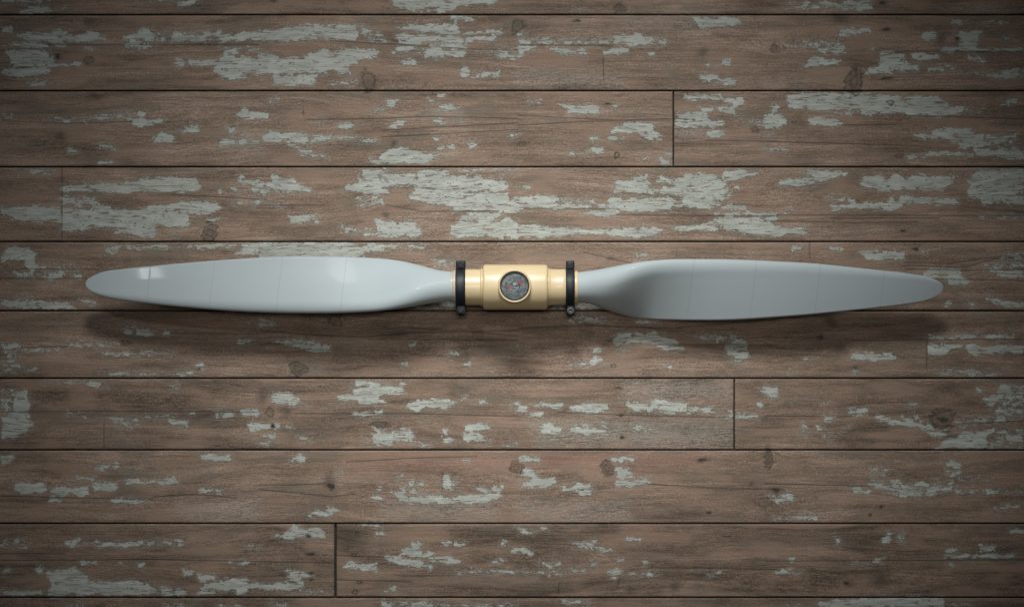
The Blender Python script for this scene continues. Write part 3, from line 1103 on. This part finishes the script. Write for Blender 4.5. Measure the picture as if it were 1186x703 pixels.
def blade(tip, tip_y, U, Lw, root, side, seams):
    """side -1: the blade pointing left (thick edge at the lower side), +1: right"""
    Lb = abs(root - tip)
    t_in = abs((U[0][0] if side < 0 else U[-1][0]) - tip)      # where measured outline ends, near tip
    def outline(x):
        dt = abs(x - tip)
        if dt < t_in:                                            # round the tip off as an ellipse arc
            xe = tip - side * t_in
            u, l = interp(U, xe), interp(Lw, xe)
            q = (dt / t_in) ** .5
            return tip_y + (u - tip_y) * q, tip_y + (l - tip_y) * q
        return interp(U, x), interp(Lw, x)
    st = [tip - side * d for d in (0.0, .06, .25, .6, 1.1, 1.8, 2.8, 4.0, 5.0, 6.2, 7.6)]
    x = 9.0
    while x < Lb - 1: st.append(tip - side * x); x += 4.0
    st.append(root)
    marks = {}
    for s in seams:
        st = [q for q in st if abs(q - s) > 2.2]
        for dx in (-1.2, -.55, 0, .55, 1.2): st.append(s + dx)
        marks[s] = 1
    st.sort(key=lambda q: abs(q - tip))
    NP = 72
    Vv = []; seamv = []
    for x in st:
        u, l = outline(x)
        yc = (u + l) / 2; half = max((l - u) / 2, .05)
        dr = abs(x - root); dt = abs(x - tip)
        m = float(smooth(-18, 95, dr))                             # 0 = round shank, 1 = aerofoil
        beta = math.radians(8.5 + 3.0 * math.exp(-((dr) / 260) ** 2) + 37 * math.exp(-(dr / 112) ** 2))
        T = .15 + .08 * math.exp(-dr / 130)
        q = []
        for k in range(NP):
            ph = 2 * math.pi * k / NP
            xa = (1 - math.cos(ph)) / 2
            nose = min(xa / .17, 1.0)
            face = T * .55 * math.sqrt(max(0, 1 - (1 - nose) ** 2)) * (1 - .38 * max(0, xa - .17) / .83)     # rolled nose, then a nearly flat face
            face += .012 * math.sin(math.pi * xa)
            tail = math.sqrt(max(0, min(1, (1 - xa) / .03)))
            za = face * tail if ph <= math.pi else -face * .8 * tail
            zc = math.sin(ph) / 2
            a_, z_ = xa - .5, za * m + zc * (1 - m)
            Yq = a_ * math.cos(beta) + z_ * math.sin(beta)
            Zq = -a_ * math.sin(beta) + z_ * math.cos(beta)
            q.append((Yq, Zq))
        ymin = min(p[0] for p in q); ymax = max(p[0] for p in q)
        sc = 2 * half / (ymax - ymin)
        near = min((abs(x - s) for s in seams), default=99)
        g = 0.10 if near < .3 else 0.0
        s_z = (CAM_H - AXIS_Z) / CAM_H
        kslant = .10 * float(smooth(0, 60, dt) * smooth(0, 100, dr))
        for Yq, Zq in q:
            # toward the trailing edge is up the picture on the left blade, down it on the right
            yy = ((Yq - ymin) * sc - half)
            up = yy if side < 0 else -yy
            yimg = yc - up
            z = Zq * sc
            if g: up *= (1 - g / max(half, 6)); z *= (1 - g / max(half * .3, 4))
            Vv.append(local(((x - CX + kslant * up) * MM * s_z, (CY - (yc - up)) * MM * s_z, AXIS_Z + z * MM * s_z)))
            seamv.append(1.0 if near < .3 else 0.0)
    Fv = []
    n = len(st)
    for i in range(n - 1):
        for k in range(NP):
            a, b = i * NP + k, i * NP + (k + 1) % NP
            f = (a, b, b + NP, a + NP)
            Fv.append(f)
    Fv.append(tuple(range(NP)) )
    Fv.append(tuple(range((n - 1) * NP, n * NP))[::-1])
    me = mesh_from('blade', Vv, Fv)
    bm = bmesh.new(); bm.from_mesh(me); bmesh.ops.recalc_face_normals(bm, faces=bm.faces); bm.to_mesh(me); bm.free()
    at = me.attributes.new('seam', 'FLOAT', 'POINT'); at.data.foreach_set('value', seamv)
    o = link('blade', me, M_BLADE, prop)
    return o

bl = blade(99, 328.6, LEFT_U, LEFT_L, 527, -1, [172.5, 246, 324, 398])
bl['label'] = 'paler blade pointing left'
br = blade(1092.5, 333.2, RIGHT_U, RIGHT_L, 667, +1, [799.5, 872, 946.5, 1021.5])
br['label'] = 'shaded blade pointing right'

def lathe_x(name, prof, mat, parent, yc, zc=AXIS_Z, seg=72, cap=True):
    """surface of revolution about the propeller axis; prof = (image x, radius mm)"""
    s = (CAM_H - zc) / CAM_H
    Vv = []; Fv = []
    for x, r in prof:
        for k in range(seg):
            a = 2 * math.pi * k / seg
            Vv.append(local(((x - CX) * MM * s, (CY - yc) * MM * s + r * MM * s * math.cos(a), zc + r * MM * s * math.sin(a))))
    for i in range(len(prof) - 1):
        for k in range(seg):
            a, b = i * seg + k, i * seg + (k + 1) % seg
            Fv.append((a, b, b + seg, a + seg))
    if cap:
        Fv.append(tuple(range(seg))[::-1]); Fv.append(tuple(range((len(prof) - 1) * seg, len(prof) * seg)))
    me = mesh_from(name, Vv, Fv)
    bm = bmesh.new(); bm.from_mesh(me); bmesh.ops.recalc_face_normals(bm, faces=bm.faces)
    bm.to_mesh(me); bm.free()
    me.set_sharp_from_angle(angle=math.radians(50))
    return link(name, me, mat, parent)

def lathe_z(name, prof, mat, parent, cx, cy, seg=64, attr=None):
    """prof = (radius mm, z m) around a vertical line at local metre position cx, cy"""
    Vv = []; Fv = []
    for r, z in prof:
        for k in range(seg):
            a = 2 * math.pi * k / seg
            Vv.append((cx + r * MM * math.cos(a), cy + r * MM * math.sin(a), z))
    for i in range(len(prof) - 1):
        for k in range(seg):
            a, b = i * seg + k, i * seg + (k + 1) % seg
            Fv.append((a, b, b + seg, a + seg))
    Fv.append(tuple(range(seg))[::-1]); Fv.append(tuple(range((len(prof) - 1) * seg, len(prof) * seg)))
    me = mesh_from(name, Vv, Fv)
    bm = bmesh.new(); bm.from_mesh(me); bmesh.ops.recalc_face_normals(bm, faces=bm.faces); bm.to_mesh(me); bm.free()
    me.set_sharp_from_angle(angle=math.radians(50))
    return link(name, me, mat, parent)

HY = 332.7
def fillet(x0, r0, x1, r1, n=6, rad=2.0): return []
hub_prof = [(526.5, 16.5), (527, 20.4), (538, 20.8), (556.2, 20.8), (556.8, 21.6), (557.4, 22.2), (558.3, 22.2), (558.7, 21.2), (559.2, 21.2), (559.4, 24.0), (559.9, 25.1), (561, 25.8), (562.4, 26.1),
            (631, 26.1), (632.6, 25.8), (633.8, 25.0), (634.4, 23.8), (634.5, 21.3), (635.0, 21.3), (635.2, 22.0), (636.2, 21.9), (637.0, 21.2), (638.2, 20.9), (650, 20.8), (653.4, 21.2), (654.4, 20.6), (665, 20.5), (665.6, 18.6), (668.2, 18.9), (669.2, 18.4), (669.5, 16)]
hub = lathe_x('hub', hub_prof, M_HUB, prop, HY)
# mould line running along the hub
s_ax = (CAM_H - AXIS_Z) / CAM_H
col_l = lathe_x('root_collar', [(521.0, 15.5), (521.3, 17.3), (522.4, 17.7), (524.2, 17.7), (524.8, 18.6), (526.2, 18.9), (527, 18.6)], M_COLLAR, prop, 332.1)
# boss standing up from the hub with its cap, and the stub below that carries the hub
bx, by = 596.0, 331.4
zt = AXIS_Z + .0300
s_b = (CAM_H - zt) / CAM_H
bc = local(((bx - CX) * MM * s_b, (CY - by) * MM * s_b, 0))
k = 1 / MM
boss = lathe_z('boss', [(19.4, AXIS_Z + .010), (19.2, AXIS_Z + .0215), (19.0, AXIS_Z + .0275), (18.8, AXIS_Z + .0290), (18.3, AXIS_Z + .0298), (17.4, AXIS_Z + .0300), (16.8, AXIS_Z + .0296), (16.5, AXIS_Z + .0286), (16.4, AXIS_Z + .0262), (5, AXIS_Z + .0262)], M_HUB, hub, bc[0], bc[1])
rim = lathe_z('rim', [(16.3, AXIS_Z + .0264), (16.3, AXIS_Z + .0283), (15.9, AXIS_Z + .0290), (15.3, AXIS_Z + .0290), (15.0, AXIS_Z + .0284), (15.0, AXIS_Z + .0264)], M_DARK, boss, bc[0], bc[1])
stub = lathe_z('mounting_stub', [(17.0, AXIS_Z - .018), (17.0, .0012), (16.2, .0003), (4, .0003)], M_HUB, hub, 0, 0)

# cap: a dense disc, its swirl grooves and red blotches stored on the vertices
Vv = []; Fv = []; mk = []
NR, NA = 44, 140
for i in range(NR + 1):
    r = 15.1 * i / NR
    for j in range(NA):
        a = 2 * math.pi * j / NA
        x, y = r * math.cos(a), r * math.sin(a)
        def blot(cx, cy, rx, ry, rot):
            c, s = math.cos(rot), math.sin(rot)
            u = ((x - cx) * c + (y - cy) * s) / rx; v = (-(x - cx) * s + (y - cy) * c) / ry
            return float(smooth(1.25, .55, math.hypot(u, v)))
        redm = max(blot(6.1, 4.0, 3.4, 2.6, .3), blot(-6.0, -2.0, 2.3, 2.9, .2), .45 * blot(-8.2, .3, 1.6, 1.2, 0))
        ra = math.hypot(x + .6, y + .6); an = math.degrees(math.atan2(y + .6, x + .6)) % 360
        gr = 0.0
        if an > 235 or an < 35: gr = max(gr, float(smooth(.75, .2, abs(ra - 6.0))))
        rb = math.hypot(x - .2, y - 2.2); ab = math.degrees(math.atan2(y - 2.2, x - .2)) % 360
        if 95 < ab < 330: gr = max(gr, .7 * float(smooth(.6, .2, abs(rb - 3.2))))
        if ra > 6 and 150 < an < 215: gr = max(gr, .5 * float(smooth(.7, .2, abs(ra - 9.8))))
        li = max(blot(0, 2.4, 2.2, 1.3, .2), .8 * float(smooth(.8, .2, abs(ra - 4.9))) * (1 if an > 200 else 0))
        z = AXIS_Z + .0272 + .0008 * (1 - (r / 15.1) ** 2) - .00025 * gr
        Vv.append((bc[0] + x * MM, bc[1] + y * MM, z)); mk.append((redm, gr, li))
for i in range(NR):
    for j in range(NA):
        a, b = i * NA + j, i * NA + (j + 1) % NA
        Fv.append((a, b, b + NA, a + NA) if i else (a, b + NA, a + NA))
mc = mesh_from('cap', Vv, Fv)
bm = bmesh.new(); bm.from_mesh(mc); bmesh.ops.recalc_face_normals(bm, faces=bm.faces); bm.to_mesh(mc); bm.free()
for f in mc.polygons[:1]:
    if f.normal.z < 0: mc.flip_normals()
at = mc.attributes.new('marks', 'FLOAT_VECTOR', 'POINT'); at.data.foreach_set('vector', [q for m_ in mk for q in m_])
cap = link('cap', mc, cap_material(), boss)

def rounded_box(name, cx, cy, cz, sx, sy, sz, bev, mat, parent, rot=0):
    me = bpy.data.meshes.new(name); bm = bmesh.new()
    bmesh.ops.create_cube(bm, size=1)
    bmesh.ops.scale(bm, vec=(sx, sy, sz), verts=bm.verts)
    bmesh.ops.bevel(bm, geom=bm.edges[:], offset=bev, segments=4, profile=.5, affect='EDGES')
    bmesh.ops.rotate(bm, cent=(0, 0, 0), matrix=Matrix.Rotation(rot, 3, 'Z'), verts=bm.verts)
    bmesh.ops.translate(bm, vec=(cx, cy, cz), verts=bm.verts)
    for f in bm.faces: f.smooth = True
    bm.to_mesh(me); bm.free()
    return link(name, me, mat, parent)

def clamp(xa, xb, yc, top, bottom, bolt_top, bolt_bottom, lab):
    w = xb - xa; xm = (xa + xb) / 2
    band = lathe_x('clamp', [(xa + .5, 19.9), (xa, 21.0), (xa + .3, 22.0), (xa + 1.3, 22.5), (xb - 1.3, 22.5), (xb - .3, 22.0), (xb, 21.0), (xb - .5, 19.9)], M_BLACK, prop, yc, cap=False)
    band['label'] = lab
    x, _, _ = local(P(xm, yc, AXIS_Z))
    for (ya, yb, bolt, up) in ((top, yc - 20.5, bolt_top, 1), (yc + 20.0, bottom, bolt_bottom, -1)):
        ym = (ya + yb) / 2; hgt = yb - ya
        _, y, _ = local(P(xm, ym, AXIS_Z))
        for dz in (1,):
            lug = rounded_box('lug', x + (0.0006 if up < 0 else 0.0003), y, AXIS_Z + .0002, (w - .6) * MM * s_ax, hgt * MM * s_ax, .017, .0018, M_BLACK, band)
        _, yb_, _ = local(P(xm, (ya + 4.6) if up > 0 else (yb - 5.2), AXIS_Z))
        zb = AXIS_Z + .0087
        if bolt == 'head':
            lathe_z('bolt', [(4.3, zb - .001), (4.4, zb + .0016), (3.9, zb + .0026), (3.0, zb + .0030), (2.3, zb + .0030), (2.1, zb + .0014), (.3, zb + .0012)], M_BOLT, lug, x + .0006, yb_, 32)
        elif bolt == 'hole':
            lathe_z('bolt', [(2.6, zb - .0022), (2.5, zb - .0001), (2.1, zb + .0002), (1.4, zb + .0001), (1.3, zb - .0012), (.2, zb - .0012)], M_DARK, lug, x + .0002, yb_, 28)
        elif bolt == 'nut':
            lathe_z('bolt', [(3.9, zb - .001), (3.9, zb + .0012), (3.4, zb + .0019), (1.7, zb + .0020), (1.5, zb + .0008), (.2, zb + .0008)], M_BLACK, lug, x + .0001, yb_, 6)
    return band

clamp(527.6, 539.2, 333.0, 301.8, 364.3, 'nut', 'nut', 'left clamp with capped lugs')
clamp(655.0, 665.2, 332.8, 302.0, 365.2, 'hole', 'head', 'right clamp with round bolt head at its lower lug')

# ------------------------------------------------------------------ camera
cam = bpy.data.cameras.new('camera'); co = bpy.data.objects.new('camera', cam); COL.objects.link(co)
co.location = (0, 0, CAM_H); co.rotation_euler = (0, 0, 0)
cam.sensor_width = 36; cam.lens = 36 * CAM_H / 1.186
cam.clip_start = .05; cam.clip_end = 50
scene.camera = co

# ------------------------------------------------------------------ light
def spot(name, loc, target, power, angle, blend, radius, color, sx=1.0, sy=1.0):
    l = bpy.data.lights.new(name, 'SPOT'); l.energy = power; l.spot_size = math.radians(angle); l.spot_blend = blend
    l.shadow_soft_size = radius; l.color = color
    o = bpy.data.objects.new(name, l); COL.objects.link(o); o.location = loc
    d = Vector(target) - Vector(loc)
    o.rotation_euler = d.to_track_quat('-Z', 'Y').to_euler(); o.scale = (sx, sy, 1)
    return o
spot('key_lamp', (-.06, 1.38, 1.26), (0.01, -0.04, 0), 268, 28.4, 1.0, .29, (.965, .99, .985), 1.42, .58)
spot('top_lamp', (0.0, .25, 3.3), (0.01, -0.03, 0), 148, 14.6, 1.0, .33, (1.0, .955, .875), 1.36, .76)

# two small lamps added to give the window-like glint near the left tip
def add_glint(loc, sx, sy, power):
    l = bpy.data.lights.new('glint_lamp', 'AREA'); l.shape = 'RECTANGLE'; l.size = sx; l.size_y = sy; l.energy = power
    l.color = (.93, .98, 1.0)
    o = bpy.data.objects.new('glint_lamp', l); COL.objects.link(o); o.location = loc
    d = Vector((-.415, .035, .04)) - Vector(loc)
    zz = -d.normalized(); yy = Vector((-.06, .89, -.45)); yy = (yy - zz * yy.dot(zz)).normalized(); xx = yy.cross(zz)
    o.rotation_euler = Matrix((xx, yy, zz)).transposed().to_euler()
add_glint((-.7655, .920, 1.802), .0140, .130, 2.1)
add_glint((-.7440, .928, 1.798), .0225, .115, 1.8)

w = bpy.data.worlds.new('World'); scene.world = w; w.use_nodes = True
w.node_tree.nodes['Background'].inputs[0].default_value = (.92, .96, 1.0, 1)
w.node_tree.nodes['Background'].inputs[1].default_value = .024

scene.render.engine = 'CYCLES'
scene.view_settings.view_transform = 'Standard'; scene.view_settings.look = 'None'
scene.view_settings.exposure = 0; scene.view_settings.gamma = 1
